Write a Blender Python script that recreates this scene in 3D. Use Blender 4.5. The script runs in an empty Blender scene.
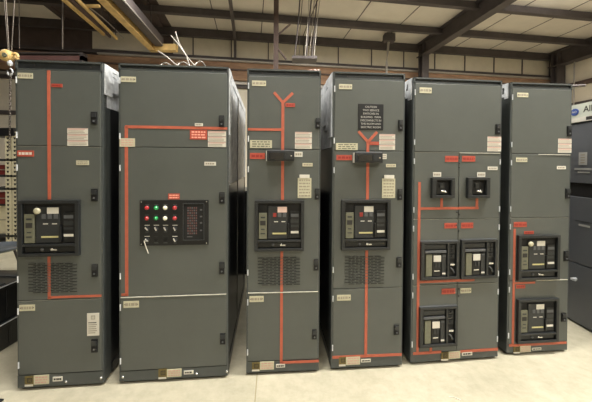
import bpy, math, random
from mathutils import Vector, Matrix
random.seed(7)
sc = bpy.context.scene
C = sc.collection

# ------------------------------------------------------------------ camera
F_PX, CX, CY, CAM_H = 300.0, 296.0, 169.5, 1.608
ro, pi_ = math.radians(.35), math.radians(.86)
FW = Vector((0, math.cos(pi_), -math.sin(pi_)))
UP0 = Vector((0, math.sin(pi_), math.cos(pi_)))
RT0 = Vector((1, 0, 0))
RT = RT0*math.cos(ro) + UP0*math.sin(ro)
UP = UP0*math.cos(ro) - RT0*math.sin(ro)
cam = bpy.data.cameras.new('camera')
cam.sensor_width = 36; cam.sensor_fit = 'HORIZONTAL'
cam.lens = 36*F_PX/592
cam.shift_y = -(201-CY)/592
cam.clip_end = 200
co = bpy.data.objects.new('camera', cam); C.objects.link(co)
m = Matrix((RT, UP, -FW)).transposed().to_4x4(); m.translation = (0, 0, CAM_H)
co.matrix_world = m
sc.camera = co

def ray(px, py):
    return FW + RT*((px-CX)/F_PX) - UP*((py-CY)/F_PX)
def at(px, py, Y):
    d = ray(px, py); t = Y/d.y
    return Vector((0, 0, CAM_H)) + d*t
def onfloor(px, py, z=0.0):
    d = ray(px, py); t = (z-CAM_H)/d.z
    return Vector((0, 0, CAM_H)) + d*t

# ------------------------------------------------------------------ world + exposure
w = bpy.data.worlds.new('world'); sc.world = w; w.use_nodes = True
w.node_tree.nodes['Background'].inputs[0].default_value = (1.0, .97, .93, 1)
w.node_tree.nodes['Background'].inputs[1].default_value = .25
vs = sc.view_settings
vs.view_transform = 'Standard'; vs.look = 'None'; vs.gamma = 1; vs.use_curve_mapping = False
vs.exposure = 0.04

# room frame: u along the rear wall, v towards the viewer
RY = math.radians(8.5); RC, RS = math.cos(RY), math.sin(RY)
def W(u, v, z): return Vector((u*RC + v*RS, 10 + u*RS - v*RC, z))
ROOF = 5.82
def area_light(name, loc, sx, sy, power, col=(1, .98, .935), rz=RY, rx=0):
    l = bpy.data.lights.new(name, 'AREA'); l.shape = 'RECTANGLE'; l.size = sx; l.size_y = sy
    l.energy = power; l.color = col
    o = bpy.data.objects.new(name, l); C.objects.link(o); o.location = loc; o.rotation_euler = (rx, 0, rz)
    return o
LAMPS = [  # (u, v, watts): the strip lights under the roof, plus an added rack fill
    (-3.0, 3.85, 90), (.9, 3.85, 170), (5.75, 4.3, 130), (-6.6, 5.2, 70),  # last one is an unseen fill, added to brighten the rack
    (-1.9, 8.5, 165), (1.6, 8.5, 330), (5.2, 8.5, 140),
    (-2.2, 12.6, 80), (1.8, 12.6, 150), (5.5, 12.6, 80)]
for u, v, p in LAMPS:
    area_light('strip_and_fill_light', W(u, v, ROOF-.47), 1.3, .3, p)
    if u > -2.5 and v > 3.9 or u == .9: area_light('strip_lamp_uplight', W(u, v, ROOF-.31), 1.3, .3, p*.32, rx=math.pi)

# ------------------------------------------------------------------ materials
def srgb(r, g, b):
    f = lambda c: (c/255/12.92) if c/255 <= .04045 else ((c/255+.055)/1.055)**2.4
    return (f(r), f(g), f(b), 1)
MAT = {}
def mat(name, rgb, rough=.5, metal=0.0, var=0.0, scale=6.0, bump=0.0, bscale=60, emit=0, coat=0, spec=.5, rgb2=None, stretch=None):
    if name in MAT: return MAT[name]
    m = bpy.data.materials.new(name); m.use_nodes = True
    nt = m.node_tree; b = nt.nodes['Principled BSDF']
    col = srgb(*rgb)
    b.inputs['Base Color'].default_value = col
    b.inputs['Roughness'].default_value = rough
    b.inputs['Metallic'].default_value = metal
    b.inputs['Specular IOR Level'].default_value = spec
    b.inputs['Coat Weight'].default_value = coat
    if coat: b.inputs['Coat Roughness'].default_value = .12
    tc = nt.nodes.new('ShaderNodeTexCoord')
    src = tc.outputs['Object']
    if stretch:
        mp = nt.nodes.new('ShaderNodeMapping'); mp.inputs['Scale'].default_value = stretch
        nt.links.new(src, mp.inputs[0]); src = mp.outputs[0]
    if var or rgb2:
        n = nt.nodes.new('ShaderNodeTexNoise'); n.inputs['Scale'].default_value = scale; n.inputs['Detail'].default_value = 7
        n.inputs['Roughness'].default_value = .65
        nt.links.new(src, n.inputs['Vector'])
        r = nt.nodes.new('ShaderNodeValToRGB')
        c2 = srgb(*rgb2) if rgb2 else None
        r.color_ramp.elements[0].position = .32; r.color_ramp.elements[1].position = .68
        r.color_ramp.elements[0].color = c2 if c2 else tuple(c*(1-var) for c in col[:3])+(1,)
        r.color_ramp.elements[1].color = col if c2 else tuple(min(1, c*(1+var)) for c in col[:3])+(1,)
        nt.links.new(n.outputs['Fac'], r.inputs[0]); nt.links.new(r.outputs[0], b.inputs['Base Color'])
    if bump:
        n2 = nt.nodes.new('ShaderNodeTexNoise'); n2.inputs['Scale'].default_value = bscale; n2.inputs['Detail'].default_value = 4
        nt.links.new(src, n2.inputs['Vector'])
        bp = nt.nodes.new('ShaderNodeBump'); bp.inputs['Strength'].default_value = bump; bp.inputs['Distance'].default_value = .01
        nt.links.new(n2.outputs['Fac'], bp.inputs['Height']); nt.links.new(bp.outputs[0], b.inputs['Normal'])
    if emit:
        b.inputs['Emission Color'].default_value = col; b.inputs['Emission Strength'].default_value = emit
    MAT[name] = m
    return m
PAINT = mat('grey_door_paint', (84, 87, 83), .36, var=.06, scale=3, bump=.03, bscale=180)
FRAME = mat('grey_frame_paint', (70, 74, 73), .38, var=.08, scale=5)
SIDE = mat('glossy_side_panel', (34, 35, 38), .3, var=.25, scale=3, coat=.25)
HEAD = mat('header_paint', (50, 54, 57), .4, var=.15, scale=9)
SEAM = mat('seam_dark', (24, 25, 24), .7)
GALV = mat('galvanised_steel_and_sheen', (212, 215, 218), .4, .12, var=.3, scale=14)
EDGE_HL_CLIP = mat('edge_highlight_and_clip', (214, 212, 200), .4, .1, var=.15, scale=25)
DIML = mat('dim_edge_highlight', (132, 132, 124), .45)
BLACK = mat('black_plastic', (20, 21, 22), .4)
BEZEL = mat('dark_bezel', (35, 37, 38), .42, var=.08)
DGREY = mat('charcoal_plastic', (42, 44, 45), .45)
MGREY = mat('mid_grey_plastic', (84, 86, 88), .45)
VOID = mat('recess_black', (12, 12, 12), .7)
ORANGE = mat('orange_red_stripe', (176, 90, 66), .6, var=.1, scale=20)
RED = mat('red_plate', (172, 74, 56), .55, var=.1, scale=40)
DRED = mat('dark_red_ink', (140, 42, 34), .6)
WHITE = mat('white_label', (208, 204, 192), .6, var=.04, scale=30)
CREAM = mat('cream_label', (190, 185, 158), .6, var=.08, scale=30)
OLIVE = mat('olive_plate', (106, 106, 88), .5, var=.15, scale=40)
GOLD = mat('dark_gold_sticker', (104, 90, 46), .5, var=.2, scale=60)
INK = mat('ink_grey', (150, 142, 126), .7)
INKP = mat('ink_pinkish', (196, 158, 146), .7)
INKB = mat('ink_black', (44, 42, 38), .7)
SILVER = mat('bright_metal', (216, 216, 212), .25, .8)
GREEN = mat('green_lens', (30, 150, 80), .15, coat=1)
REDL = mat('red_lens', (170, 40, 45), .15, coat=1)
WHITEL = mat('white_lens', (235, 232, 205), .15, coat=1)
YBAR = mat('yellowed_bar', (190, 182, 128), .5)
YELLOW = mat('crane_yellow', (216, 182, 118), .5, var=.2, scale=4)
BROWN = mat('brown_steel', (86, 70, 64), .6, var=.2, scale=3)
MAUVE = mat('mauve_steel', (120, 84, 80), .6, var=.2, scale=3)
BAND = mat('brown_masonry', (176, 142, 114), .8, rgb2=(136, 106, 84), scale=1.6, stretch=(1, 1, 4))
STEEL = mat('dark_steel', (80, 73, 72), .6, var=.2, scale=3)
INSUL = mat('ceiling_insulation', (222, 214, 202), .55, var=.07, scale=1.2, bump=.35, bscale=2.2)
WALLC = mat('cream_wall_sheet', (222, 213, 194), .6, var=.07, scale=2, bump=.1, bscale=8)
DDECK = mat('dark_brown_deck', (84, 72, 68), .7, var=.3, scale=1.5)
GREYC = mat('grey_cabinet', (94, 97, 102), .45, var=.06, scale=3)
PIPE = mat('pale_conduit', (168, 162, 154), .4, .2)

# concrete floor
def concrete():
    m = bpy.data.materials.new('concrete_floor'); m.use_nodes = True; nt = m.node_tree
    b = nt.nodes['Principled BSDF']; b.inputs['Roughness'].default_value = .55
    tc = nt.nodes.new('ShaderNodeTexCoord')
    def noise(s, d):
        n = nt.nodes.new('ShaderNodeTexNoise'); n.inputs['Scale'].default_value = s; n.inputs['Detail'].default_value = d
        n.inputs['Roughness'].default_value = .7
        nt.links.new(tc.outputs['Object'], n.inputs['Vector']); return n.outputs['Fac']
    def ramp(fac, p0, c0, p1, c1):
        r = nt.nodes.new('ShaderNodeValToRGB'); e = r.color_ramp.elements
        e[0].position = p0; e[0].color = c0; e[1].position = p1; e[1].color = c1
        nt.links.new(fac, r.inputs[0]); return r.outputs[0]
    a = ramp(noise(1.6, 10), .3, srgb(170, 164, 142), .7, srgb(196, 189, 167))
    c = ramp(noise(11, 6), .35, (.86, .86, .84, 1), .6, (1, 1, 1, 1))
    mx = nt.nodes.new('ShaderNodeMix'); mx.data_type = 'RGBA'; mx.blend_type = 'MULTIPLY'; mx.inputs[0].default_value = 1
    nt.links.new(a, mx.inputs[6]); nt.links.new(c, mx.inputs[7])
    nt.links.new(mx.outputs[2], b.inputs['Base Color'])
    bp = nt.nodes.new('ShaderNodeBump'); bp.inputs['Strength'].default_value = .15; bp.inputs['Distance'].default_value = .01
    nt.links.new(noise(35, 5), bp.inputs['Height']); nt.links.new(bp.outputs[0], b.inputs['Normal'])
    return m
CONC = concrete()

# ------------------------------------------------------------------ mesh helpers
class MB:
    def __init__(s): s.v = []; s.f = []; s.m = []; s.mats = []; s.sm = []
    def mi(s, m):
        if m not in s.mats: s.mats.append(m)
        return s.mats.index(m)
    def add(s, vs_, fs, m, smooth=False):
        o = len(s.v); s.v += [tuple(v) for v in vs_]; k = s.mi(m)
        for f in fs: s.f.append([i+o for i in f]); s.m.append(k); s.sm.append(smooth)
    def box(s, x0, x1, y0, y1, z0, z1, m, T=None):
        if x0 > x1: x0, x1 = x1, x0
        if y0 > y1: y0, y1 = y1, y0
        if z0 > z1: z0, z1 = z1, z0
        v = [(x, y, z) for z in (z0, z1) for x, y in ((x0, y0), (x1, y0), (x1, y1), (x0, y1))]
        if T: v = [T(*p) for p in v]
        s.add(v, [(3, 2, 1, 0), (4, 5, 6, 7), (0, 1, 5, 4), (1, 2, 6, 5), (2, 3, 7, 6), (3, 0, 4, 7)], m)
    def tube(s, pts, r, m, n=8):
        pts = [Vector(p) for p in pts]; rings = []
        for i, p in enumerate(pts):
            d = (pts[min(i+1, len(pts)-1)] - pts[max(i-1, 0)]).normalized()
            a = d.cross(Vector((0, 0, 1)))
            if a.length < .05: a = d.cross(Vector((1, 0, 0)))
            a.normalize(); b = d.cross(a)
            rings.append([p + (a*math.cos(t) + b*math.sin(t))*r for t in [2*math.pi*k/n for k in range(n)]])
        v = [q for rg in rings for q in rg]; f = []
        for i in range(len(pts)-1):
            for k in range(n):
                f.append((i*n+k, i*n+(k+1) % n, (i+1)*n+(k+1) % n, (i+1)*n+k))
        s.add(v, f, m, True)
        s.add(rings[0], [tuple(reversed(range(n)))], m); s.add(rings[-1], [tuple(range(n))], m)
    def cyl(s, p0, p1, r, m, n=20): s.tube([p0, p1], r, m, n)
    def lathe(s, c, ax, prof, m, n=20):     # prof: (radius, distance along ax)
        c = Vector(c); ax = Vector(ax).normalized()
        a = ax.cross(Vector((0, 0, 1)))
        if a.length < .05: a = ax.cross(Vector((1, 0, 0)))
        a.normalize(); b = ax.cross(a)
        v = []; f = []
        for r, h in prof:
            for k in range(n):
                t = 2*math.pi*k/n; v.append(c + ax*h + (a*math.cos(t)+b*math.sin(t))*r)
        for i in range(len(prof)-1):
            for k in range(n): f.append((i*n+k, i*n+(k+1) % n, (i+1)*n+(k+1) % n, (i+1)*n+k))
        s.add(v, f, m, True)
        s.add(v[-n:], [tuple(range(n))], m); s.add(v[:n], [tuple(reversed(range(n)))], m)
    def prism(s, pts, y0, y1, m, T=None):    # polygon in (x, z) extruded along y
        n = len(pts); v = [(x, y0, z) for x, z in pts] + [(x, y1, z) for x, z in pts]
        if T: v = [T(*p) for p in v]
        s.add(v, [tuple(range(n)), tuple(reversed(range(n, 2*n)))] + [(i, i+n, (i+1) % n+n, (i+1) % n) for i in range(n)], m)
    def ibeam(s, A, B, h, wd, m, tf=.03, tw=.02, mf=None):  # vertical-web I beam from A to B (centre of top flange top)
        A, B = Vector(A), Vector(B); d = (B-A).normalized(); sd = Vector((d.y, -d.x, 0)).normalized(); up = Vector((0, 0, 1))
        if abs(d.z) > .9: sd = Vector((RC, RS, 0)); up = Vector((-RS, RC, 0))
        for a0, a1, b0, b1, mm in ((-wd/2, wd/2, -tf, 0, mf or m), (-wd/2, wd/2, -h, -h+tf, mf or m), (-tw/2, tw/2, -h+tf, -tf, m)):
            v = []
            for P in (A, B):
                for a, b in ((a0, b0), (a1, b0), (a1, b1), (a0, b1)): v.append(P + sd*a + up*b)
            s.add(v, [(0, 1, 2, 3), (7, 6, 5, 4), (0, 4, 5, 1), (1, 5, 6, 2), (2, 6, 7, 3), (3, 7, 4, 0)], mm)
    def build(s, name, parent=None, label=None, bevel=0, cat=None, group=None, kind=None):
        me = bpy.data.meshes.new(name); me.from_pydata(s.v, [], s.f)
        for mm in s.mats: me.materials.append(mm)
        for p, k, q in zip(me.polygons, s.m, s.sm): p.material_index = k; p.use_smooth = q
        import bmesh
        bm = bmesh.new(); bm.from_mesh(me); bmesh.ops.recalc_face_normals(bm, faces=bm.faces); bm.to_mesh(me); bm.free()
        o = bpy.data.objects.new(name, me); C.objects.link(o)
        if parent: o.parent = parent
        if bevel:
            b = o.modifiers.new('bevel', 'BEVEL'); b.width = bevel; b.segments = 2; b.limit_method = 'ANGLE'
        if label: o['label'] = label
        if cat: o['category'] = cat
        if group: o['group'] = group
        if kind: o['kind'] = kind
        return o

def thing(name, label, cat, loc=(0, 0, 0), rz=0, group=None):
    o = bpy.data.objects.new(name, None); C.objects.link(o); o.location = loc; o.rotation_euler = (0, 0, rz)
    o.empty_display_size = .1
    o['label'] = label; o['category'] = cat
    if group: o['group'] = group
    return o

def text_mesh(mb, txt, x, z, size, m, y=-.004, align='CENTER', T=None, bold=0.0, sx=1.0):
    cu = bpy.data.curves.new('t', 'FONT'); cu.body = txt; cu.size = size; cu.align_x = align; cu.align_y = 'CENTER'
    cu.extrude = .0005; cu.offset = bold; cu.resolution_u = 2
    o = bpy.data.objects.new('t', cu); C.objects.link(o)
    dg = bpy.context.evaluated_depsgraph_get(); dg.update()
    me = bpy.data.meshes.new_from_object(o.evaluated_get(dg))
    vs_ = [(x + v.co.x*sx, y - v.co.z, z + v.co.y) for v in me.vertices]
    if T: vs_ = [T(*p) for p in vs_]
    mb.add(vs_, [tuple(p.vertices) for p in me.polygons], m)
    bpy.data.objects.remove(o); bpy.data.curves.remove(cu); bpy.data.meshes.remove(me)

# ================================================================== THE ROOM
# slab, in panes between the joints
mb = MB(); mb.box(-10, 10.3, 0, 19, -.12, 0, CONC, T=lambda u, v, z: W(u, v, z)); mb.build('floor', kind='structure')
j0, j1 = onfloor(257, 376), onfloor(255, 401)
jd = (j0-j1).normalized(); jn = Vector((jd.y, -jd.x, 0))
mb = MB(); A, B = j0+jd*1.2, j1-jd*1.2
JO = mat('joint_dark', (150, 140, 112), .9)
mb.add([A-jn*.0035+Vector((0, 0, .0012)), B-jn*.0035+Vector((0, 0, .0012)), B+jn*.0035+Vector((0, 0, .0012)), A+jn*.0035+Vector((0, 0, .0012))], [(0, 1, 2, 3)], JO)
mb.build('trim_1', kind='structure')

# ceiling: insulated bays between purlins, dark brown deck over the left bay
mb = MB(); mb.box(-3.9, 10.2, -.1, 19, ROOF, ROOF+.1, INSUL, T=W)
for k in range(1, 11):     # sheet laps of the insulation
    u = -3.9+k*1.36
    mb.box(u-.012, u+.012, 0, 19, ROOF-.008, ROOF, STEEL, T=W)
mb.build('ceiling', kind='structure')
mb = MB(); mb.box(-10, -3.9, -.1, 19, ROOF, ROOF+.1, DDECK, T=W)
for k in range(14):
    mb.box(-10+k*.44, -9.85+k*.44, 0, 19, ROOF-.04, ROOF, DDECK, T=W)
mb.box(-8.7, -6.9, .3, 1.25, ROOF-.07, ROOF-.05, INSUL, T=W)
mb.build('ceiling_left', kind='structure')
# rear wall: pale sheet panels, brown band, cream below
mb = MB()
mb.box(-3.9, 9.9, -.12, 0, 0, ROOF, WALLC, T=W)
mb.box(-10, -3.9, -.12, 0, 4.1, ROOF, DDECK, T=W)
mb.box(-10, -3.9, -.12, 0, 0, 4.1, WALLC, T=W)
mb.box(-10, -3.9, 0, .05, 3.02, 3.14, STEEL, T=W)
mb.box(-6.2, -4.55, 0, .04, 5.06, 5.6, WALLC, T=W)
for k in range(12):
    u = -3.3+k*1.18
    mb.box(u-.015, u+.015, 0, .03, 5.05, 5.6, STEEL, T=W)
mb.build('wall_rear', kind='structure')
mb = MB()
mb.box(-10, 9.8, 0, .1, 4.3, 4.86, BAND, T=W)
mb.build('trim_2', kind='structure', label='brown band along the rear wall')
mb = MB(); mb.box(-6, 9.8, .1, .2, 4.86, 4.91, PIPE, T=W); mb.box(-6, 10, .1, .16, 4.6, 4.64, BROWN, T=W)
mb.build('trim_3', kind='structure')
mb = MB(); mb.box(-10, 9.8, 0, .1, 4.93, 5.02, STEEL, T=W); mb.build('trim_4', kind='structure')
mb = MB(); mb.box(-10, 9.8, 0, .14, 4.16, 4.24, PIPE, T=W); mb.box(-10, 9.8, 0, .1, 4.06, 4.14, STEEL, T=W)
mb.build('trim_5', kind='structure')
# right and left walls, wall behind the viewer
mb = MB(); mb.box(9.8, 9.95, -.1, 19, 0, ROOF, WALLC, T=W)
for z, h_ in ((4.42, .14), (3.75, .1), (2.6, .1), (1.4, .1)):
    mb.box(9.68, 9.8, .0, 19, z, z+h_, BROWN if z > 4 else STEEL, T=W)
mb.build('wall_right', kind='structure')
mb = MB(); mb.box(-10.1, -10, -.1, 19, 0, ROOF, DDECK, T=W); mb.build('wall_left', kind='structure')
mb = MB(); mb.box(-10, 10.2, 19, 19.1, 0, ROOF, WALLC, T=W); mb.build('wall_near', kind='structure')

# purlins, rafters, posts: steel of the building
pur = []
for k, v in enumerate([.16, 1.42, 2.9, 4.4, 5.9, 7.4]):
    mb = MB(); h_ = .25 if k == 0 else .19
    mb.box(-10, 9.8, v-.035, v+.035, ROOF-h_-.01, ROOF-.01, STEEL, T=W)
    mb.box(-10, 9.8, v-.035, v+.1, ROOF-h_-.025, ROOF-h_-.01, STEEL, T=W)
    mb.build('trim_%d' % (6+k), kind='structure')
def rafter(u, h_, wd, n, mt=STEEL, v1=12):
    mb = MB(); mb.ibeam(W(u, .2, ROOF-.02), W(u, v1, ROOF-.02), h_, wd, mt)
    mb.ibeam(W(u, .32, ROOF-.1), W(u, .32, 0), .25, wd, mt)
    mb.build('trim_%d' % n, kind='structure')
rafter(4.27, .48, .24, 12); rafter(9.55, .55, .34, 13)
# slim conduit rafter bending down at the wall
mb = MB(); a = W(-1.99, .3, ROOF-.24); mb.box(-2.03, -1.95, .3, 8, ROOF-.32, ROOF-.22, STEEL, T=W)
mb.box(-2.03, -1.95, .22, .3, 4.95, ROOF-.22, STEEL, T=W); mb.build('trim_14', kind='structure')
# free post with knee braces
mb = MB(); P = at(276, 60, 7.7)
mb.box(P.x-.06, P.x+.06, 7.64, 7.76, 0, ROOF-.02, BROWN)
mb.tube([(P.x, 7.7, 4.88), (P.x+.36, 7.7, 5.2)], .025, BROWN)
mb.tube([(P.x, 7.7, 4.62), (P.x+.26, 7.7, 4.3)], .025, BROWN)
mb.build('trim_15', kind='structure')

# ------------------------------------------------------------------ strip lights
TUBE = mat('lit_tube', (255, 248, 232), .4, emit=9)
LABL = {0: 'long white strip light above the yellow crane beam', 1: 'white strip light under the roof above the middle cabinets',
        2: 'bright strip light under the roof at the top right'}
for i, (u, v, p) in enumerate(LAMPS):
    lab = LABL.get(i)
    if not lab: continue
    t = thing('strip_light', lab, 'ceiling light', W(u, v, ROOF-.45), RY, 'strip lights under the roof')
    mb = MB(); mb.box(-.7, .7, -.12, .12, .05, .12, WHITE); mb.build('housing', t, bevel=.01)
    for s in (-.07, .07):
        mb = MB(); mb.cyl((-.66, s, .03), (.66, s, .03), .018, TUBE, 10); mb.build('tube', t)
    mb = MB(); mb.cyl((-.5, 0, .12), (-.5, 0, .45), .008, STEEL, 6); mb.cyl((.5, 0, .12), (.5, 0, .45), .008, STEEL, 6); mb.build('hanger', t)

# ================================================================== SWITCHGEAR CABINETS
H = 2.33; D = 1.7
CABS = [(-1.955, 2.092, .094, .573), (-1.277, 2.16, .094, .776), (-.37, 2.26, .07, .558),
        (.283, 2.318, .082, .572), (.932, 2.392, .112, .765), (1.800, 2.524, .09, .561)]
class Cab:
    pale = {}
    H = 2.33
    def __init__(s, i, label):
        s.x, s.y, s.a, s.w = CABS[i]; s.i = i
        s.root = thing('switchgear_cabinet', label, 'switchgear cabinet', (s.x, s.y, 0), s.a, 'switchgear cabinets in the row')
        s.n = Vector((-math.sin(s.a), math.cos(s.a), 0)); s.e = Vector((math.cos(s.a), math.sin(s.a), 0))
    def P(s, px, py):           # pixel -> (u, z) on the door plane
        d = ray(px, py); o = Vector((s.x, s.y, 0)) - Vector((0, 0, CAM_H))
        t = (o @ s.n)/(d @ s.n); q = Vector((0, 0, CAM_H)) + d*t - Vector((s.x, s.y, 0))
        return q @ s.e, q.z
    def R(s, x0, y0, x1, y1):   # pixel rect -> u0, u1, z0, z1
        xm, ym = (x0+x1)/2, (y0+y1)/2
        return s.P(x0, ym)[0], s.P(x1, ym)[0], s.P(xm, y1)[1], s.P(xm, y0)[1]
    def plate(s, name, px, m, lines=None, ink=None, th=.003, label=None, parent=None, y=0, screws=False, nl=3, bevel=0):
        u0, u1, z0, z1 = s.R(*px)
        mb = MB(); mb.box(u0, u1, y-th, y, z0, z1, m)
        if ink:
            for k in range(nl):
                zz = z1-(k+.75)*(z1-z0)/(nl+.5); hh = (z1-z0)/(nl*4.6)
                a = u0+(u1-u0)*.1; b_ = u1-(u1-u0)*.1
                while a < b_-.002:
                    L = random.uniform(.1, .24)*(u1-u0)
                    mb.box(a, min(a+L, b_), y-th-.0006, y-th, zz-hh, zz+hh, ink)
                    a += L+(u1-u0)*.045
        if screws:
            for uu in (u0+.008, u1-.008): mb.lathe((uu, y-th, (z0+z1)/2), (0, -1, 0), [(.0035, 0), (.003, .0015)], INKB, 8)
        return mb.build(name, parent or s.root, label, bevel)
    def stripe(s, segs, label=None):   # each segment: centre line in pixels, flat tape
        mb = MB()
        for (xa, ya, xb, yb, wpx) in segs:
            a = s.P(xa, ya); b = s.P(xb, yb); wd = wpx*s.scale*.86
            if abs(xa-xb) < 3: a = ((a[0]+b[0])/2, a[1]); b = (a[0], b[1])      # truly plumb
            if abs(ya-yb) < 3 and abs(xa-xb) > 3: zz = (a[1]+b[1])/2; a = (a[0], zz); b = (b[0], zz)
            d = Vector((b[0]-a[0], b[1]-a[1])); d.normalize(); n = Vector((-d.y, d.x))*wd/2
            A, B = Vector(a), Vector(b)
            mb.prism([A+n, B+n, B-n, A-n], -.0025, 0, ORANGE)
        return mb.build('mimic_stripe', s.root, label)
    @property
    def scale(s): return (s.y+.03)/300.0
    def body(s, ztop, zbase):   # ztop: underside of header; zbase: top of plinth
        w_ = s.w
        mb = MB()
        # carcass: plinth, front frame, roof, rear
        mb.box(.012, w_-.012, .028, .055, zbase, ztop, SEAM)          # dark behind the door gaps
        mb.box(0, w_, 0.002, .05, .022, zbase-.003, FRAME)           # plinth face
        mb.box(.02, w_-.02, .03, D-.03, 0, .022, BLACK)
        for a, b_ in ((0, .012), (w_-.012, w_)):
            mb.box(a, b_, .004, .06, zbase, ztop, FRAME)
        mb.box(.02, w_-.02, .02, D-.01, s.H-.03, s.H-.022, FRAME)             # roof sheet
        mb.box(.02, w_-.02, D-.02, D, .03, s.H-.03, SIDE)                   # rear
        mb.build('carcass', s.root)
        mb = MB()
        mb.box(0, w_, .018, .05, ztop, s.H, HEAD)
        mb.box(0, w_, .0, .02, s.H-.012, s.H, FRAME); mb.box(0, w_, 0, .02, ztop, ztop+.009, FRAME)
        for uu in (.0, w_-.012): mb.box(uu, uu+.012, 0, .02, ztop, s.H, FRAME)
        mb.lathe((w_*.2, .018, (s.H+ztop)/2), (0, -1, 0), [(.006, 0), (.005, .004)], STEEL, 8)
        mb.lathe((w_*.85, .018, (s.H+ztop)/2), (0, -1, 0), [(.006, 0), (.005, .004)], STEEL, 8)
        mb.build('header', s.root)
        for sd in (0, 1):
            x0, x1 = (0, .006) if sd == 0 else (w_-.006, w_)
            xi0, xi1 = (.006, .012) if sd == 0 else (w_-.012, w_-.006)
            zs = s.pale.get(sd, s.H-.05)  # above zs the side is coloured pale, standing in for its grazing reflection
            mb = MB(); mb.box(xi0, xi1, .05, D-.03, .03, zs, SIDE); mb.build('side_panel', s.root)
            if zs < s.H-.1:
                mb = MB(); mb.box(xi0, xi1, .05, D-.03, zs+.004, s.H-.05, GALV); mb.build('side_panel', s.root, 'upper side panel coloured pale for its grazing reflection')
            mb = MB()
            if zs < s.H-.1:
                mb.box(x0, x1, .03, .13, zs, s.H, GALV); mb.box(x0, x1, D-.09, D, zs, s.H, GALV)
            mb.box(x0, x1, .05, .11, .022, min(zs, s.H), FRAME)
            mb.box(x0, x1, D-.09, D, .022, min(zs, s.H), SIDE)
            mb.box(x0, x1, .13, D-.09, s.H-.06, s.H, GALV)
            mb.box(x0, x1, .13, D-.09, .022, .09, SIDE)
            mb.box(x0, x1, .74, .80, .09, s.H-.06, SIDE)
            mb.build('side_frame', s.root)
    def bracket(s, sd, dpt, drop):   # galvanised corner plate with a lifting slot near the top front
        x0, x1 = (-.006, 0) if sd == 0 else (s.w, s.w+.006)
        T = (lambda y, x, z: (x, y, z))
        mb = MB(); y0 = .03
        hz0, hz1 = s.H-.085, s.H-.03; ya, yb = y0+dpt*.35, y0+dpt*.62
        mb.box(y0, ya, x0, x1, s.H-drop, s.H, GALV, T=T)
        mb.box(yb, y0+dpt, x0, x1, s.H-drop*.75, s.H-.008, GALV, T=T)
        mb.box(ya, yb, x0, x1, hz1, s.H, GALV, T=T); mb.box(ya, yb, x0, x1, s.H-drop*.85, hz0, GALV, T=T)
        mb.build('corner_bracket', s.root, 'bright galvanised corner bracket')
    def door(s, u0, u1, z0, z1, handles=(), hinges='L', lip=1, hs=True, hz=None):
        g = .0022
        mb = MB(); mb.box(u0+g, u1-g, 0, .026, z0+g, z1-g, PAINT)
        o = mb.build('door', s.root, bevel=.003)
        if lip:  # pale strip paints the highlight on the door's upper edge
            mb = MB(); us = u0+g+(u1-u0)*(.45 if lip == 3 else 0)
            mb.box(us, u1-g, -.004 if lip > 1 else -.001, .004, z1-g-(.005 if lip > 1 else .003), z1-g, EDGE_HL_CLIP if lip > 1 else DIML)
            mb.build('edge_strip', o, 'painted highlight along the upper edge' if lip > 1 else None)
        for hp in handles:
            a, b_, c, d = s.R(*hp)
            mb = MB(); mb.box(a, b_, -.008, 0, c, d, BLACK)
            mid = (c+d)/2; q = (d-c)*.06
            mb.box(a+.005, b_-.005, -.015, -.008, mid+q, d-.008, DGREY)
            mb.box(a+.005, b_-.005, -.011, -.008, c+.008, mid-q, VOID)
            mb.lathe(((a+b_)/2, -.011, (c+mid)/2), (0, -1, 0), [(.007, 0), (.006, .004)], MGREY, 10)
            mb.build('latch', o, bevel=.0015)
        if hs:
            uu = u0-.004 if hinges == 'L' else u1-.004
            hh = hz or (z0+(z1-z0)*.14, z0+(z1-z0)*.86)
            for zz in hh:
                mb = MB(); mb.cyl((uu+.004, -.003, zz-.022), (uu+.004, -.003, zz+.022), .0045, GALV, 8)
                mb.build('hinge', o)
        return o
    def base_marks(s, D_, cr, bl, bolts=()):
        u0, u1, z0, z1 = s.R(*D_)
        mb = MB(); mb.box(u0, u1, -.003, .002, z0, z1, GOLD); mb.box(u0, u1-.004, -.0035, .002, z0, z0+(z1-z0)*.2, WHITE)
        cx_, cz_ = (u0+u1)/2+.003, z0+(z1-z0)*.62; r = min(u1-u0, z1-z0)*.27
        for a, b_, c, d in ((-r, r, r*.72, r), (-r, r, -r, -r*.72), (-r, -r*.72, -r, r), (r*.72, r, -r, r)):
            mb.box(cx_+a, cx_+b_, -.0036, -.003, cz_+c, cz_+d, INKB)
        text_mesh(mb, 'D', cx_, cz_, r*1.5, INKB, y=-.0032)
        mb.build('maker_sticker', s.root)
        s.plate('rating_label', cr, CREAM, ink=INKP, nl=3, y=.002, th=.005)
        s.plate('number_label', bl, WHITE, ink=INKB, nl=1, y=.002, th=.005)
        for bx, by in bolts:
            u, z = s.P(bx, by); mb = MB(); mb.lathe((u, .002, z), (0, -1, 0), [(.009, 0), (.009, .004), (.005, .007)], SILVER, 12); mb.build('bolt', s.root)
    def stack(s, px):
        u0, u1, z0, z1 = s.R(*px)
        h_ = (z1-z0)/3
        for k in range(3):
            mb = MB(); a, b_ = z0+k*h_+.0015, z0+(k+1)*h_-.0015
            mb.box(u0, u1, -.002, 0, a, b_, WHITE)
            for q in range(3):
                zz = a+(b_-a)*(.22+.27*q)
                mb.box(u0+.006, u1-random.uniform(.006, .03), -.0026, -.002, zz-.0022, zz+.0022, INKP if q == 2 else INK)
            mb.box(u0, u1, -.0027, -.002, b_-.005, b_-.001, INKP)
            mb.build('warning_label', s.root)
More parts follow.
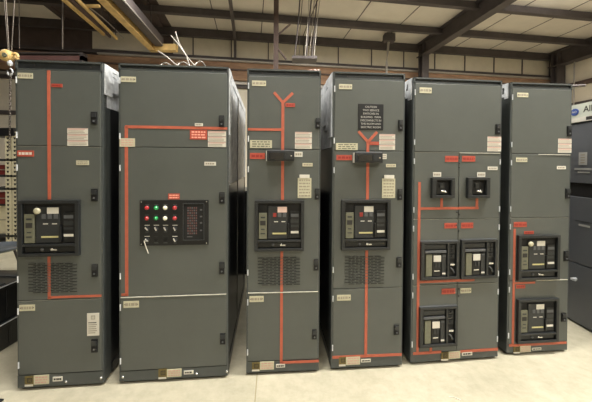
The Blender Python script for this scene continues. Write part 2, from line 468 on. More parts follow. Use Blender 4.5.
    def vents(s, px):
        u0, u1, z0, z1 = s.R(*px); mb = MB(); n = 18; dz = (z1-z0)/n
        L = (u1-u0)/5.5
        for r in range(n):
            zz = z0+(r+.5)*dz; off = 0 if r % 2 else L*.5
            for k in range(5):
                a = u0+off+k*L+L*.1; b_ = u0+off+(k+1)*L-L*.1
                mb.box(a, b_, -.0012, .001, zz-dz*.46, zz+dz*.14, VOID)
                mb.prism([(a, zz+dz*.12), (b_, zz+dz*.12), (b_-.004, zz+dz*.42), (a+.004, zz+dz*.42)], -.005, 0, PAINT)
        mb.build('louvre_vent', s.root)
    # ---- large draw-out breaker
    def breaker(s, px, dial=False, warm=False, tagm=WHITE):
        u0, u1, z0, z1 = s.R(*px); w_, h_ = u1-u0, z1-z0
        X = lambda f: u0+w_*f
        Z = lambda f: z1-h_*f
        mb = MB(); y = -.028
        for a, b_, c, d in ((0, 1, 0, .055), (0, 1, .945, 1), (0, .065, .055, .945), (.935, 1, .055, .945), (.065, .935, .78, .82)):
            mb.box(X(a), X(b_), y, 0, Z(d), Z(c), BEZEL)
        mb.box(X(.065), X(.935), -.004, 0, Z(.945), Z(.055), VOID)
        b = mb.build('circuit_breaker', s.root, bevel=.003)
        def piece(name, rects, depth, mm, bev=.0015, label=None):
            q = MB()
            for a, b_, c, d in rects: q.box(X(a), X(b_), depth, -.004, Z(d), Z(c), mm)
            return q.build(name, b, label, bev)
        piece('breaker_face', [(.27, .66, .12, .76)], -.014, DGREY)
        piece('trip_unit', [(.085, .245, .25, .76)], -.018, OLIVE)
        for a, b_, c, d in ((.12, .21, .32, .35), (.11, .22, .40, .49), (.13, .20, .56, .58), (.12, .21, .64, .66)):
            q = MB(); q.box(X(a), X(b_), -.0195, -.018, Z(d), Z(c), DGREY if c != .4 else INKB); q.build('trip_unit_key', b)
        piece('white_tag', [(.46, .65, .13, .24)], -.017, tagm, 0)
        for a in (.37, .47, .57): q = MB(); q.box(X(a), X(a+.065), -.017, -.014, Z(.33), Z(.25), (DRED if warm else MGREY) if a < .45 else MGREY); q.build('push_button', b)
        for a in (.39, .54): q = MB(); q.box(X(a), X(a+.08), -.0155, -.014, Z(.43), Z(.415), WHITE); q.build('small_tag', b)
        q = MB(); q.box(X(.36), X(.64), -.016, -.014, Z(.67), Z(.64), YBAR); q.build('rating_bar', b)
        q = MB(); q.box(X(.67), X(.70), -.026, -.004, Z(.74), Z(.46), BLACK); q.build('charging_handle', b, bevel=.003)
        piece('side_escutcheon', [(.72, .91, .22, .75)], -.012, BLACK)
        for c, d, mm in ((.27, .33, MGREY), (.38, .45, DGREY), (.49, .53, DGREY), (.61, .655, WHITE)):
            q = MB(); q.box(X(.73), X(.89), -.0135, -.012, Z(d), Z(c), mm); q.build('indicator_label', b)
        piece('racking_shutter', [(.08, .92, .835, .93)], -.012, BLACK)
        q = MB()
        for f in (.37, .53): q.lathe((X(f), -.012, Z(.88)), (0, -1, 0), [(w_*.028, 0), (w_*.028, .006), (w_*.012, .008)], SILVER if f > .5 else MGREY, 12)
        q.box(X(.55), X(.62), -.018, -.012, Z(.90), Z(.875), SILVER)
        q.build('racking_key', b)
        if dial:
            q = MB(); q.lathe((X(.30), -.014, Z(.19)), (0, -1, 0), [(w_*.055, 0), (w_*.055, .01), (w_*.03, .014)], CREAM, 16); q.build('dial', b)
        return b
    # ---- small breaker with a button column on the right
    def small_breaker(s, px):
        u0, u1, z0, z1 = s.R(*px); w_, h_ = u1-u0, z1-z0
        X = lambda f: u0+w_*f
        Z = lambda f: z1-h_*f
        mb = MB(); y = -.024
        for a, b_, c, d in ((0, 1, 0, .06), (0, 1, .93, 1), (0, .09, .06, .93), (.93, 1, .06, .93), (.69, .74, .06, .93)):
            mb.box(X(a), X(b_), y, 0, Z(d), Z(c), BEZEL)
        mb.box(X(.09), X(.93), -.003, 0, Z(.93), Z(.06), VOID)
        b = mb.build('circuit_breaker', s.root, bevel=.002)
        q = MB(); q.box(X(0), X(1), -.014, 0, Z(-.003), Z(-.016), MGREY); q.build('edge_strip', b)
        q = MB(); q.box(X(.11), X(.67), -.013, -.003, Z(.2), Z(.09), DGREY); q.box(X(.11), X(.67), -.02, -.003, Z(.30), Z(.24), MGREY)
        q.build('top_bar', b, bevel=.0015)
        q = MB(); q.box(X(.14), X(.30), -.016, -.003, Z(.91), Z(.34), OLIVE); q.build('trip_unit', b, bevel=.001)
        q = MB(); q.box(X(.33), X(.53), -.012, -.003, Z(.91), Z(.33), BLACK); q.build('breaker_face', b)
        q = MB(); q.box(X(.34), X(.53), -.018, -.012, Z(.53), Z(.37), WHITE); q.build('white_tag', b)
        q = MB(); q.box(X(.36), X(.50), -.014, -.012, Z(.79), Z(.765), SILVER)
        q.build('silver_tag', b)
        for a in (.38, .46): q = MB(); q.box(X(a), X(a+.05), -.017, -.012, Z(.68), Z(.56), DGREY); q.build('push_button', b)
        q = MB(); q.box(X(.56), X(.67), -.014, -.003, Z(.91), Z(.34), DGREY); q.box(X(.57), X(.66), -.0155, -.014, Z(.87), Z(.83), WHITE)
        q.box(X(.57), X(.66), -.0155, -.014, Z(.40), Z(.37), MGREY)
        q.build('side_escutcheon', b)
        for f, mm in ((.16, BLACK), (.28, BLACK), (.41, BLACK)):
            q = MB(); q.box(X(.77), X(.9), -.012, -.003, Z(f+.05), Z(f-.05), DGREY); q.lathe((X(.835), -.012, Z(f)), (0, -1, 0), [(w_*.035, 0), (w_*.03, .006)], mm, 12)
            q.build('selector_button', b)
        q = MB(); q.box(X(.78), X(.9), -.016, -.003, Z(.64), Z(.60), SILVER)
        q.tube([(X(.79), -.014, Z(.70)), (X(.84), -.02, Z(.76)), (X(.89), -.014, Z(.84))], w_*.018, MGREY)
        q.build('racking_key', b)
        return b
    # ---- deep square window with a turning handle
    def deep_window(s, px):
        u0, u1, z0, z1 = s.R(*px); w_, h_ = u1-u0, z1-z0
        X = lambda f: u0+w_*f
        Z = lambda f: z1-h_*f
        mb = MB(); y = -.032
        for a, b_, c, d in ((0, 1, 0, .11), (0, 1, .86, 1), (0, .18, .11, .86), (.84, 1, .11, .86)):
            mb.box(X(a), X(b_), y, 0, Z(d), Z(c), BEZEL)
        mb.box(X(.18), X(.84), -.003, 0, Z(.86), Z(.11), VOID)
        b = mb.build('switch_window', s.root, bevel=.003)
        q = MB(); q.box(X(.26), X(.62), -.012, -.003, Z(.8), Z(.2), BLACK); q.box(X(.36), X(.52), -.02, -.012, Z(.5), Z(.28), DGREY)
        q.build('switch_body', b, bevel=.002)
        q = MB(); q.tube([(X(.42), -.022, Z(.64)), (X(.52), -.028, Z(.66)), (X(.62), -.024, Z(.70))], w_*.04, SILVER, 8); q.build('switch_key', b)
        return b
    def relay(s, px):       # black surface-mounted meter box with a glossy window
        u0, u1, z0, z1 = s.R(*px); w_, h_ = u1-u0, z1-z0
        mb = MB(); mb.box(u0, u1, -.05, 0, z0, z1, BEZEL); mb.box(u0+.004, u1-.004, -.04, 0, z1, z1+.006, MGREY)
        b = mb.build('indicator_box', s.root, bevel=.004)
        q = MB(); q.box(u0+w_*.1, u0+w_*.60, -.056, -.05, z0+h_*.15, z0+h_*.8, mat('smoked_glass', (22, 22, 24), .08, coat=1)); q.build('smoked_window', b, bevel=.002)
        q = MB(); q.box(u0+w_*.66, u0+w_*.95, -.054, -.05, z0+h_*.2, z0+h_*.85, DGREY)
        q.lathe((u0+w_*.88, -.054, z0+h_*.5), (0, -1, 0), [(.006, 0), (.005, .006)], SILVER, 10); q.build('reset_knob', b)
        q = MB(); q.box(u0-.006, u0+.004, -.03, 0, z0, z1, EDGE_HL_CLIP); q.build('end_clip', b)
        return b

def full_doors(c, ys, handles, hz=None, lips=(1, 1, 1)):
    xm = sum(c.P(x, 200)[0] for x in ()) if False else c.w/2
    zt = [c.P(*q)[1] for q in ys]
    c.body(zt[0], zt[-1])
    ds = []
    for k in range(len(zt)-1):
        ds.append(c.door(.010, c.w-.010, zt[k+1], zt[k], handles[k] if k < len(handles) else (), lip=lips[k]))
    return ds

# ---- cabinet 1 -------------------------------------------------------------
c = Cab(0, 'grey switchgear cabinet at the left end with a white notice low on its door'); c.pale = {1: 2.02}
full_doors(c, [(60, 70.5), (60, 146.2), (60, 299.5), (60, 373.3)],
           [[(91.3, 112, 97.6, 124.5)], [(91.5, 189, 98, 201), (92, 264, 98, 276.5)], [(91.5, 339, 98, 352)]], lips=(0, 1, 1))
c.bracket(1, .3, .22)
c.stripe([(49, 70.5, 49.3, 199.5, 3.4), (49.3, 255.5, 49.3, 299, 3.2), (48, 297, 101.5, 296, 2.6)])
c.plate('bus_tag', (51.5, 83.8, 62.5, 87.2), RED, ink=DRED, nl=1)
c.plate('nameplate', (17.8, 73, 33, 78.5), CREAM, ink=INK, nl=1, screws=True)
c.stack((67.5, 128, 88, 146))
c.plate('number_tag', (76.5, 160.5, 89, 165), CREAM, ink=INK, nl=2)
c.plate('red_plate', (17.5, 150.5, 34, 156.5), RED, ink=WHITE, nl=1, screws=True)
c.breaker((21, 200, 81, 255.5), dial=True)
c.vents((27.5, 262.5, 78, 292.5))
c.plate('nameplate', (19.5, 304.7, 35, 310.7), CREAM, ink=INK, nl=1, screws=True)
u0, u1, z0, z1 = c.R(87.3, 313, 99.3, 335.5)
mb = MB(); mb.box(u0, u1, -.003, 0, z0, z1, WHITE)
qx, qz = (u0+u1)/2, z1-(z1-z0)*.19; r = .014
for a, b_, e, f in ((-r, r, r*.7, r), (-r, r, -r, -r*.7), (-r, -r*.7, -r, r), (r*.7, r, -r, r)): mb.box(qx+a, qx+b_, -.0036, -.003, qz+e, qz+f, INK)
text_mesh(mb, 'D', qx, qz, r*1.5, INK, y=-.0032)
for k in range(6):
    zz = z1-(z1-z0)*(.42+.09*k); mb.box(u0+.008, u1-random.uniform(.008, .03), -.0036, -.003, zz-.003, zz+.003, INKB if k == 0 else INK)
mb.build('notice_sheet', c.root)
c.base_marks((25, 376.3, 34, 386.2), (34, 375, 49, 384), (53, 376.8, 62.5, 381), [(66, 381.8), (101, 378)])

# ---- cabinet 2 -------------------------------------------------------------
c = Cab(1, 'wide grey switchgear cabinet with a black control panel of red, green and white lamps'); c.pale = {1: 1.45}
full_doors(c, [(170, 71.3), (170, 147.4), (170, 295.3), (170, 368.7)],
           [[(219, 115.5, 224.3, 127)], [(219.3, 192, 224.8, 203.5), (219.3, 262, 224.6, 274)], [(220, 333, 225.6, 344)]], lips=(0, 0, 2))
c.bracket(1, .2, .5)
c.stripe([(126.6, 126, 126.6, 296, 3.4), (125.2, 127.4, 227.3, 127.8, 3.2), (121.5, 294.6, 128, 294.6, 2.8)])
c.plate('nameplate', (121, 76.7, 136, 82), CREAM, ink=INK, nl=1, screws=True)
c.plate('cream_notice', (119.8, 138.3, 135, 146.8), CREAM, ink=INKP, nl=3)
c.plate('number_tag', (195, 123.3, 203, 126.2), WHITE, ink=INK, nl=1, y=-.003)
c.plate('danger_plate', (190, 130, 207.2, 139.5), RED, ink=mat('pink_ink', (240, 170, 150), .6), nl=3)
c.stack((208, 131, 226, 147.2))
c.plate('number_tag', (204.5, 161.8, 216, 165.6), WHITE, ink=INK, nl=1)
c.plate('red_plate', (168.3, 193.5, 179.7, 199.3), RED, ink=mat('pink_ink', (240, 170, 150), .6), nl=2)
c.plate('nameplate', (123.7, 301, 139, 307.5), CREAM, ink=INK, nl=1, screws=True)
c.base_marks((158.5, 368.9, 167, 378.8), (167, 368.9, 181.5, 376.6), (184, 370.5, 193.5, 374), [(196.5, 373.8), (122.8, 377.3), (226.8, 371.5)])
u0, u1, z0, z1 = c.R(140, 200, 208.7, 245)
mb = MB(); mb.box(u0, u1, -.006, 0, z0, z1, BLACK)
for a in (u0+.012, u1-.014):
    for b_ in (z0+.012, z1-.012): mb.lathe((a, -.006, b_), (0, -1, 0), [(.005, 0), (.004, .003)], SILVER, 8)
cp = mb.build('control_panel', c.root, bevel=.002)
cols = [147.5, 156.6, 165.8, 175.2]
for r_, py in enumerate((207.7, 218.0)):
    for k, pxx in enumerate(cols):
        u, z = c.P(pxx, py)
        mb = MB(); mb.lathe((u, -.006, z), (0, -1, 0), [(.0165, 0), (.0165, .006), (.0145, .008)], DGREY, 16)
        mb.box(u-.014, u+.014, -.0068, -.006, z+.021, z+.025, MGREY)
        lo = mb.build('pilot_lamp', c.root)
        mb = MB(); mb.lathe((u, -.013, z), (0, -1, 0), [(.0155, 0), (.0155, .006), (.011, .013), (.004, .016)], [REDL, GREEN, WHITEL, REDL][k], 16)
        mb.build('lens', lo, ['red lens', 'green lens', 'white lens', 'red lens'][k])
for py, ks in ((228.3, (0, 1, 2, 3)), (239.4, (0, 3))):
    for k in ks:
        u, z = c.P(cols[k], py)
        mb = MB(); mb.lathe((u, -.006, z), (0, -1, 0), [(.017, 0), (.016, .005)], DGREY, 16)
        mb.box(u-.018, u+.018, -.0068, -.006, z+.022, z+.026, WHITE); mb.box(u-.012, u+.012, -.0068, -.006, z-.027, z-.023, MGREY)
        so = mb.build('selector_switch', c.root)
        mb = MB(); s2 = .7 if k == 0 else .5
        T = lambda x, y, zz, u=u, z=z, s2=s2: (u+x*math.cos(s2)-zz*math.sin(s2), y, z+x*math.sin(s2)+zz*math.cos(s2))
        mb.box(-.0045, .0045, -.026, -.011, -.014, .014, SILVER, T=T); mb.build('knob', so, bevel=.0015)
for k in (1, 2):
    u, z = c.P(cols[k], 239.4); mb = MB(); mb.lathe((u, -.006, z), (0, -1, 0), [(.014, 0), (.013, .003)], VOID, 14)
    mb.box(u-.016, u+.016, -.0068, -.006, z+.02, z+.024, DGREY); mb.box(u-.014, u+.014, -.0068, -.006, z-.026, z-.022, MGREY); mb.build('blank_plug', c.root)
u, z = c.P(147, 240)
mb = MB(); mb.box(u-.010, u+.004, -.034, -.026, z-.006, z+.006, SILVER)
mb.tube([(u-.006, -.034, z-.004), (u, -.03, z-.03), (u+.004, -.018, z-.06), (u+.014, -.012, z-.095)], .0035, WHITE, 6)
mb.build('tagged_key', c.root, 'key with a white tie hanging from it')
a0, a1, b0, b1 = c.R(183, 203, 204.5, 240.2)
mb = MB()
for q in ((a0, a1, b0, b0+.006), (a0, a1, b1-.006, b1), (a0, a0+.006, b0, b1), (a1-.006, a1, b0, b1)): mb.box(q[0], q[1], -.014, -.006, q[2], q[3], DGREY)
mo = mb.build('meter', c.root, bevel=.0015)
mb = MB(); mb.box(a0+.006, a1-.006, -.009, -.006, b0+.006, b1-.006, VOID); mb.build('meter_face', mo)
pr = mat('dull_red_print', (96, 66, 64), .5)
for k in range(5):
    mb = MB(); uu = a0+(a1-a0)*(.22+.095*k)
    for q in range(11):
        zz = b0+(b1-b0)*(.17+.068*q); mb.box(uu, uu+(a1-a0)*.06, -.0096, -.009, zz, zz+(b1-b0)*.045, pr if (q+k) % 3 else MGREY)
    mb.build('display_column', mo)
mb = MB()
for q in (.25, .45, .62, .8): mb.box(a0+(a1-a0)*.8, a0+(a1-a0)*.9, -.0096, -.009, b0+(b1-b0)*q, b0+(b1-b0)*(q+.04), MGREY)
mb.box(a0+(a1-a0)*.2, a0+(a1-a0)*.45, -.0096, -.009, b0+(b1-b0)*.09, b0+(b1-b0)*.115, MGREY)
mb.build('display_marks', mo)

# ---- cabinet 3 -------------------------------------------------------------
def tag_note(c, px, top):
    c.plate('hanging_notice', px, CREAM, ink=INK, nl=6, label='cream notice card')
    c.plate('notice_clip', top, WHITE, ink=None, th=.006)
c = Cab(2, 'narrow grey switchgear cabinet with an orange Y stripe and no black sign')
full_doors(c, [(285, 76.5), (285, 149.4), (285, 291.6), (285, 360.3)],
           [[(315.5, 118, 320.2, 128.7)], [(314.8, 188.5, 319.5, 199.5), (313.5, 259, 318.5, 270.3)], [(312, 329, 316.8, 339)]], lips=(0, 0, 2))
c.stripe([(282.8, 102, 282.8, 151, 3.3), (282.8, 160, 282.3, 200, 3.3), (282, 250, 281, 363, 3.2), (274, 92.4, 283, 102.6, 3), (292.8, 93, 283, 102.6, 3), (248, 129.5, 282, 129.5, 2.8), (280, 362.3, 318.8, 361.2, 2.8)])
c.plate('bus_tag', (285.5, 103.2, 295, 107), RED, ink=DRED, nl=1)
c.plate('nameplate', (252, 80.7, 266, 86), CREAM, ink=INK, nl=1, screws=True)
c.plate('cream_notice', (250, 140.2, 272, 148), CREAM, ink=OLIVE, nl=3)
c.plate('red_plate', (250, 153, 265, 159), RED, ink=DRED, nl=1)
c.relay((267, 151, 294, 161))
c.stack((295, 131.8, 311.8, 149))
c.plate('number_tag', (294.5, 151.8, 302.5, 156.8), WHITE, ink=INK, nl=1)
c.plate('number_tag', (302.5, 163, 312.5, 166.4), CREAM, ink=INK, nl=1)
tag_note(c, (297.7, 178, 311.3, 198), (299.5, 174.6, 309.5, 178))
c.breaker((254.8, 200, 303.8, 250.4), tagm=mat('pinkish_tag', (226, 196, 184), .6), warm=True)
c.vents((257, 256.6, 301, 285))
c.plate('nameplate', (249.5, 296, 263.7, 301.8), CREAM, ink=INK, nl=1, screws=True)
c.base_marks((252, 362.5, 260, 371), (260, 361.5, 274, 369.5), (276, 364, 285, 367.3))

# ---- cabinet 4 -------------------------------------------------------------
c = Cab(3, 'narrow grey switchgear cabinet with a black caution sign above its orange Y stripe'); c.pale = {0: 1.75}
full_doors(c, [(368, 79.7), (368, 151), (368, 288), (368, 355.6)],
           [[(398, 120, 402.6, 131)], [(397.4, 189, 402, 200), (396.3, 256.8, 401.3, 267.6)], [(393.8, 324.6, 398.8, 334.6)]], lips=(0, 0, 0))
c.bracket(0, .42, .5)
c.stripe([(367.8, 141.5, 367.8, 152.5, 3.3), (367.8, 162.5, 367.3, 199.5, 3.3), (366.8, 249.5, 365.5, 355.5, 3.2), (358.5, 131.4, 368, 142, 3), (377, 132, 368, 142, 3), (332.5, 357.3, 401.5, 354.3, 3), ])
c.plate('bus_tag', (369.5, 141.7, 379, 145), RED, ink=ORANGE, nl=1)
c.plate('nameplate', (339, 84.2, 352, 89.2), CREAM, ink=INK, nl=1, screws=True)
u0, u1, z0, z1 = c.R(358, 104, 383.3, 130)
mb = MB(); mb.box(u0, u1, -.004, 0, z0, z1, BLACK)
cs = mb.build('caution_sign', c.root, bevel=.003)
mb = MB(); SW = mat('sign_letters', (180, 178, 172), .6)
for k, t in enumerate(['CAUTION', 'TWO SERVICE', 'SWITCHES IN', 'BUILDING.  MAIN', 'DISCONNECTS IN', 'THIS ROOM AND', 'ELECTRIC ROOM']):
    text_mesh(mb, t, (u0+u1)/2, z1-(z1-z0)*(.12+.13*k), (z1-z0)*.108, SW, y=-.0045, bold=.0, sx=.94)
mb.build('sign_lettering', cs)
c.plate('cream_notice', (336, 143.2, 357.6, 150), CREAM, ink=OLIVE, nl=3)
c.plate('red_plate', (336.5, 155, 352, 160.2), RED, ink=DRED, nl=1)
c.relay((353.5, 153, 380.5, 162.8))
c.stack((379.3, 134, 395, 150))
c.plate('number_tag', (381, 154, 386.5, 159), WHITE, ink=INK, nl=2)
c.plate('number_tag', (386, 164, 395.7, 167.2), CREAM, ink=INK, nl=1)
tag_note(c, (382, 178.5, 395, 198), (384, 175, 394, 178.5))
c.breaker((341, 199.6, 389.3, 249.5), warm=True)
c.vents((344, 255.5, 385, 284))
c.plate('nameplate', (337, 294.8, 350.7, 300.4), CREAM, ink=INK, nl=1, screws=True)
c.base_marks((339, 356.8, 346, 366), (346, 356.5, 360, 364.6), (361, 359, 370.5, 362))

# ---- cabinet 5 -------------------------------------------------------------
c = Cab(4, 'wide grey switchgear cabinet with paired doors, three small breakers and two square switch windows'); c.H = 2.312
zt = [c.P(457, y)[1] for y in (84.2, 152.2, 218.7, 284, 350.8)]
c.body(zt[0], zt[4]); um = c.P(458.5, 200)[0]
c.bracket(0, .16, .17)
c.door(.010, c.w-.010, zt[1], zt[0], [(495.4, 124, 500, 134.3)], lip=False)
for k in (1, 2, 3):
    c.door(.010, um, zt[k+1], zt[k], (), 'L')
    c.door(um, c.w-.010, zt[k+1], zt[k], (), 'R', lip=2 if k == 1 else 1)
for px_, py_ in ((458, 158), (458, 163.5), (458, 167.5), (458, 212), (458, 214.5), (457.5, 225), (457.5, 231), (457.5, 289), (457.5, 296), (457.8, 342)):
    u, z = c.P(px_, py_); mb = MB(); mb.lathe((u+(.011 if random.random() < .5 else -.011), 0, z), (0, -1, 0), [(.006, 0), (.006, .004), (.003, .006)], BLACK, 10); mb.build('quarter_turn_screw', c.root)
c.plate('nameplate', (419.5, 87.6, 431.5, 93.2), CREAM, ink=INK, nl=1, screws=True)
c.stack((487.3, 136.5, 501, 151.5))
pk = MAT['pink_ink']
for q in ((445, 156, 458, 161.8), (462, 156, 475, 161.6), (444.3, 223, 456.8, 228.3), (461, 222.6, 473, 228.2), (441.6, 288.5, 455, 294)):
    c.plate('red_plate', q, RED, ink=DRED, nl=1, screws=True)
c.plate('nameplate', (460.3, 288, 471, 293), CREAM, ink=INK, nl=1, screws=True)
c.plate('number_tag', (487.6, 166.6, 497.3, 170), WHITE, ink=INK, nl=1)
c.plate('white_tag', (433, 172.2, 441, 176.8), WHITE, ink=INK, nl=1)
c.plate('white_tag', (477, 172.2, 485, 177), WHITE, ink=INK, nl=1)
c.deep_window((430.3, 177.8, 452.6, 197.8)); c.deep_window((465.8, 177.6, 487.5, 197.8))
c.stripe([(419.3, 182, 417.5, 352, 3), (418.5, 208.5, 478.3, 208, 2.8), (441.5, 198, 441.5, 208, 3), (476.8, 198, 476.8, 208, 3)])
c.stripe([(418.5, 281.4, 474, 280.4, 2.8), (434.5, 279, 434.5, 281, 3), (473.2, 278, 473.2, 281, 2.8)])
c.stripe([(413, 353.2, 441, 352.2, 3), (460, 351.3, 497.5, 349.3, 3), (430.7, 345.8, 430.7, 353, 3)])
c.small_breaker((419.7, 241, 457.3, 278.7)); c.small_breaker((459.7, 239.3, 495.5, 277.7)); c.small_breaker((418.5, 306, 456, 345.5))
c.base_marks((441, 352.3, 448.5, 360.5), (448.5, 351.3, 460, 358.4), (462, 352, 472, 355.3))

# ---- cabinet 6 -------------------------------------------------------------
c = Cab(5, 'narrow grey switchgear cabinet at the right end with one breaker above another'); c.H = 2.314
full_doors(c, [(540, 88.8), (540, 154), (540, 217.6), (540, 279.8), (540, 342.8)],
           [[(566.7, 126, 571, 136.2)], [(565, 188.5, 569.6, 198.5)], [(563.4, 250.7, 568, 261)], [(561, 312.6, 565.4, 321.4)]], lips=(0, 3, 1, 3))
c.bracket(0, .11, .13)
c.plate('nameplate', (517, 92.8, 528, 97.2), CREAM, ink=INK, nl=1, screws=True)
c.stack((558, 138.5, 571.3, 153))
c.plate('nameplate', (516, 157.6, 527, 162), CREAM, ink=INK, nl=1, screws=True)
c.plate('number_tag', (556.8, 166, 565.5, 169.2), WHITE, ink=INK, nl=1)
c.plate('red_plate', (513.7, 222, 526.5, 227), RED, ink=DRED, nl=1, screws=True)
c.plate('bus_tag', (524, 231, 533.5, 234), RED, ink=DRED, nl=1)
c.stripe([(514.6, 229, 512.6, 344, 2.6), (513.6, 283, 535, 282.7, 2.2), (509, 345.5, 566.2, 342.6, 2.6)])
c.plate('red_plate', (516, 284.8, 525, 288.3), RED, ink=DRED, nl=1)
c.breaker((516.3, 234.8, 557.3, 279), dial=True); c.breaker((515.8, 298, 556.2, 341.2))
c.base_marks((513.5, 346.4, 520, 353.3), (520, 345.7, 530.5, 352), (532, 347.6, 541, 350))

# low dark enclosures standing behind the row, seen through the gaps
for k, (xa, xb, lab) in enumerate(((-1.75, -.35, 'low black enclosure behind the gap between the two left cabinets and the wide one'), (-.33, 1.0, 'low black enclosure behind the two cabinets with orange Y stripes'), (1.02, 2.3, 'low black enclosure behind the two right cabinets'))):
    t = thing('low_enclosure', lab, 'enclosure', (xa, 4.35, 0), 0, 'low black enclosures behind the row')
    mb = MB(); mb.box(0, xb-xa, 0, .7, .05, 1.2, BLACK); mb.box(.03, xb-xa-.03, .03, .67, 0, .05, VOID); mb.build('body', t, bevel=.005)
    mb = MB(); mb.box(-.005, xb-xa+.005, -.02, .72, 1.2, 1.23, FRAME); mb.build('lid', t)
# ================================================================== RIGHT: the next line-up along the right side
X0 = 2.87; XR = lambda y, x, z: (X0+x, y, z)       # front faces -X
t = thing('equipment_cabinet', 'dark grey equipment cabinet at the right edge under a pale header sign', 'equipment cabinet', (X0, 2.2, 0), 0)
t2 = t
def LR(mb, y0, y1, x0, x1, z0, z1, m): mb.box(x0, x1, y0-2.2, y1-2.2, z0, z1, m)
mb = MB(); LR(mb, 2.2, 5.2, .03, 1.0, .0, 2.06, GREYC); mb.build('carcass', t)
segs = [(0.02, .93), (.95, 1.30), (1.31, 1.50), (1.52, 2.05)]
def xr(px, py):           # pixel on that front -> (y, z)
    d = ray(px, py); k = X0/d.x; return (d*k).y, CAM_H+(d*k).z
yb_, zb = xr(582, 183)[0], [xr(582, q)[1] for q in (183, 197, 214)]
for k, (a, b_) in enumerate([(.02, .62), (.63, zb[1]), (zb[0], 2.05)]):
    mb = MB(); LR(mb, 2.2, 5.2, 0, .03, a, b_-.004, GREYC); mb.build('front_panel', t, bevel=.003)
mb = MB(); LR(mb, 2.2, 5.2, .02, .032, zb[1], zb[0], VOID); mb.build('open_slot', t, 'black open slot')
y0, _ = xr(578.5, 160); y1, _ = xr(586, 160)
def rl(name, pa, pb, m, th=.004, ink=None, label=None):
    ya, za = xr(*pa); yb2, zb2 = xr(*pb); zm = sorted((za, zb2)); ym = sorted((ya, yb2))
    mb = MB(); LR(mb, ym[0], ym[1], -th, 0, zm[0], zm[1], m)
    if ink:
        for k in range(4):
            zz = zm[0]+(zm[1]-zm[0])*(.2+.2*k); LR(mb, ym[0]+.02, ym[1]-.02, -th-.001, -th, zz-.006, zz+.004, ink)
    return mb.build(name, t, label)
rl('warning_label', (579.2, 152.5), (587, 165), mat('pale_grey_label', (168, 168, 164), .6), ink=INK)
rl('label_strip', (574.8, 168), (592, 170.2), mat('pale_grey_label', (168, 168, 164), .6))
rl('label_strip', (578, 171.6), (590, 173), mat('pale_grey_label', (168, 168, 164), .6))
rl('dark_recess', (575.5, 220), (592, 223.5), VOID)
rl('rating_label', (579, 223.8), (590, 228), mat('pale_grey_label', (168, 168, 164), .6))
yy, zz = xr(576, 279)
mb = MB(); mb.tube([(-.0, yy-2.2, zz), (-.035, yy-2.2, zz)], .016, GALV, 12); mb.box(-.045, -.03, yy-2.235, yy-2.185, zz-.01, zz+.01, GALV); mb.build('handle', t)
# header sign
HS = mat('pale_header', (196, 200, 186), .5)
ya, za = xr(574, 121); zt_ = xr(592, 98.5)[1]; zb_ = xr(586, 120)[1]; z_mid = xr(586, 112.5)[1]
mb = MB(); mb.box(-.02, .9, 0, 3.0, 2.06, 2.24, HS)
hs = mb.build('header_sign', t, 'pale header sign with a blue oval')
mb = MB(); mb.box(-.023, -.02, 0.0, 3.0, 2.06, 2.105, WHITE); mb.box(-.024, -.02, .0, xr(588.5, 115)[0]-2.2, 2.068, 2.10, INKB)
mb.build('sign_stripe', hs)
oy, oz = xr(577, 109.2); oz = 2.165
n = 24; mb = MB()
for rr, xx, mm in ((1, -.026, mat('logo_blue', (50, 78, 150), .4)),):
    mb.add([(xx, oy-2.2+.042*rr*math.cos(2*math.pi*k/n), oz+.035*rr*math.sin(2*math.pi*k/n)) for k in range(n)] + [(-.02, oy-2.2+.042*rr*math.cos(2*math.pi*k/n), oz+.035*rr*math.sin(2*math.pi*k/n)) for k in range(n)],
           [tuple(range(n))]+[(k, (k+1) % n, (k+1) % n+n, k+n) for k in range(n)], mm)
TL = lambda x, y, z: (y, 0-x, z)
text_mesh(mb, 'NO', -(oy-2.2), oz, .028, WHITE, y=-.0262, T=TL, sx=1.2)
mb.build('logo_oval', hs, 'blue oval with white letters')
mb = MB(); text_mesh(mb, 'Alle', -(xr(585.5, 105)[0]-2.2), oz+.01, .085, INKB, y=-.0205, T=TL, align='LEFT', sx=1.0, bold=.001)
mb.build('sign_lettering', hs)

# ================================================================== LEFT: storage rack, black crates, hoist
p = at(9, 130, 5.6)
t = thing('storage_rack', 'cream punched-steel rack of stock behind the left cabinet', 'rack', (at(-18, 240, 5.6).x, 5.6, 0), 0)
def LX(px, Y=5.6): return at(px, 180, Y).x - t.location.x
def LZ(py, Y=5.6): return at(8, py, Y).z
RK = mat('rack_cream', (206, 198, 168), .5, var=.08)
for px in (8.0, 15.0, -12):
    mb = MB(); x = LX(px)
    mb.box(x-.05, x+.05, 0, .05, .0, 2.2, RK)
    for k in range(26):
        z_ = .2+k*.078; mb.prism([(x-.024, z_+.02), (x+.024, z_+.02), (x+.010, z_-.02), (x-.010, z_-.02)], -.003, .0, INKB)
    mb.build('upright', t)
for z_ in (LZ(236), LZ(189), LZ(176), LZ(160)):
    mb = MB(); mb.box(0, LX(17), .0, .9, z_-.02, z_+.02, DGREY); mb.build('shelf', t)
mb = MB(); mb.box(0, LX(15), -.02, .9, LZ(136), LZ(128), BLACK); mb.build('top_beam', t)
mb = MB(); mb.box(0, LX(16), .02, .9, .0, .16, BLACK); mb.build('base', t)
mb = MB(); mb.box(0, LX(17), .86, .9, .16, LZ(136), OLIVE); mb.build('back_sheet', t)
ry = t.location.y; rx0 = t.location.x
REDS = mat('dull_red_carton', (130, 44, 40), .6)
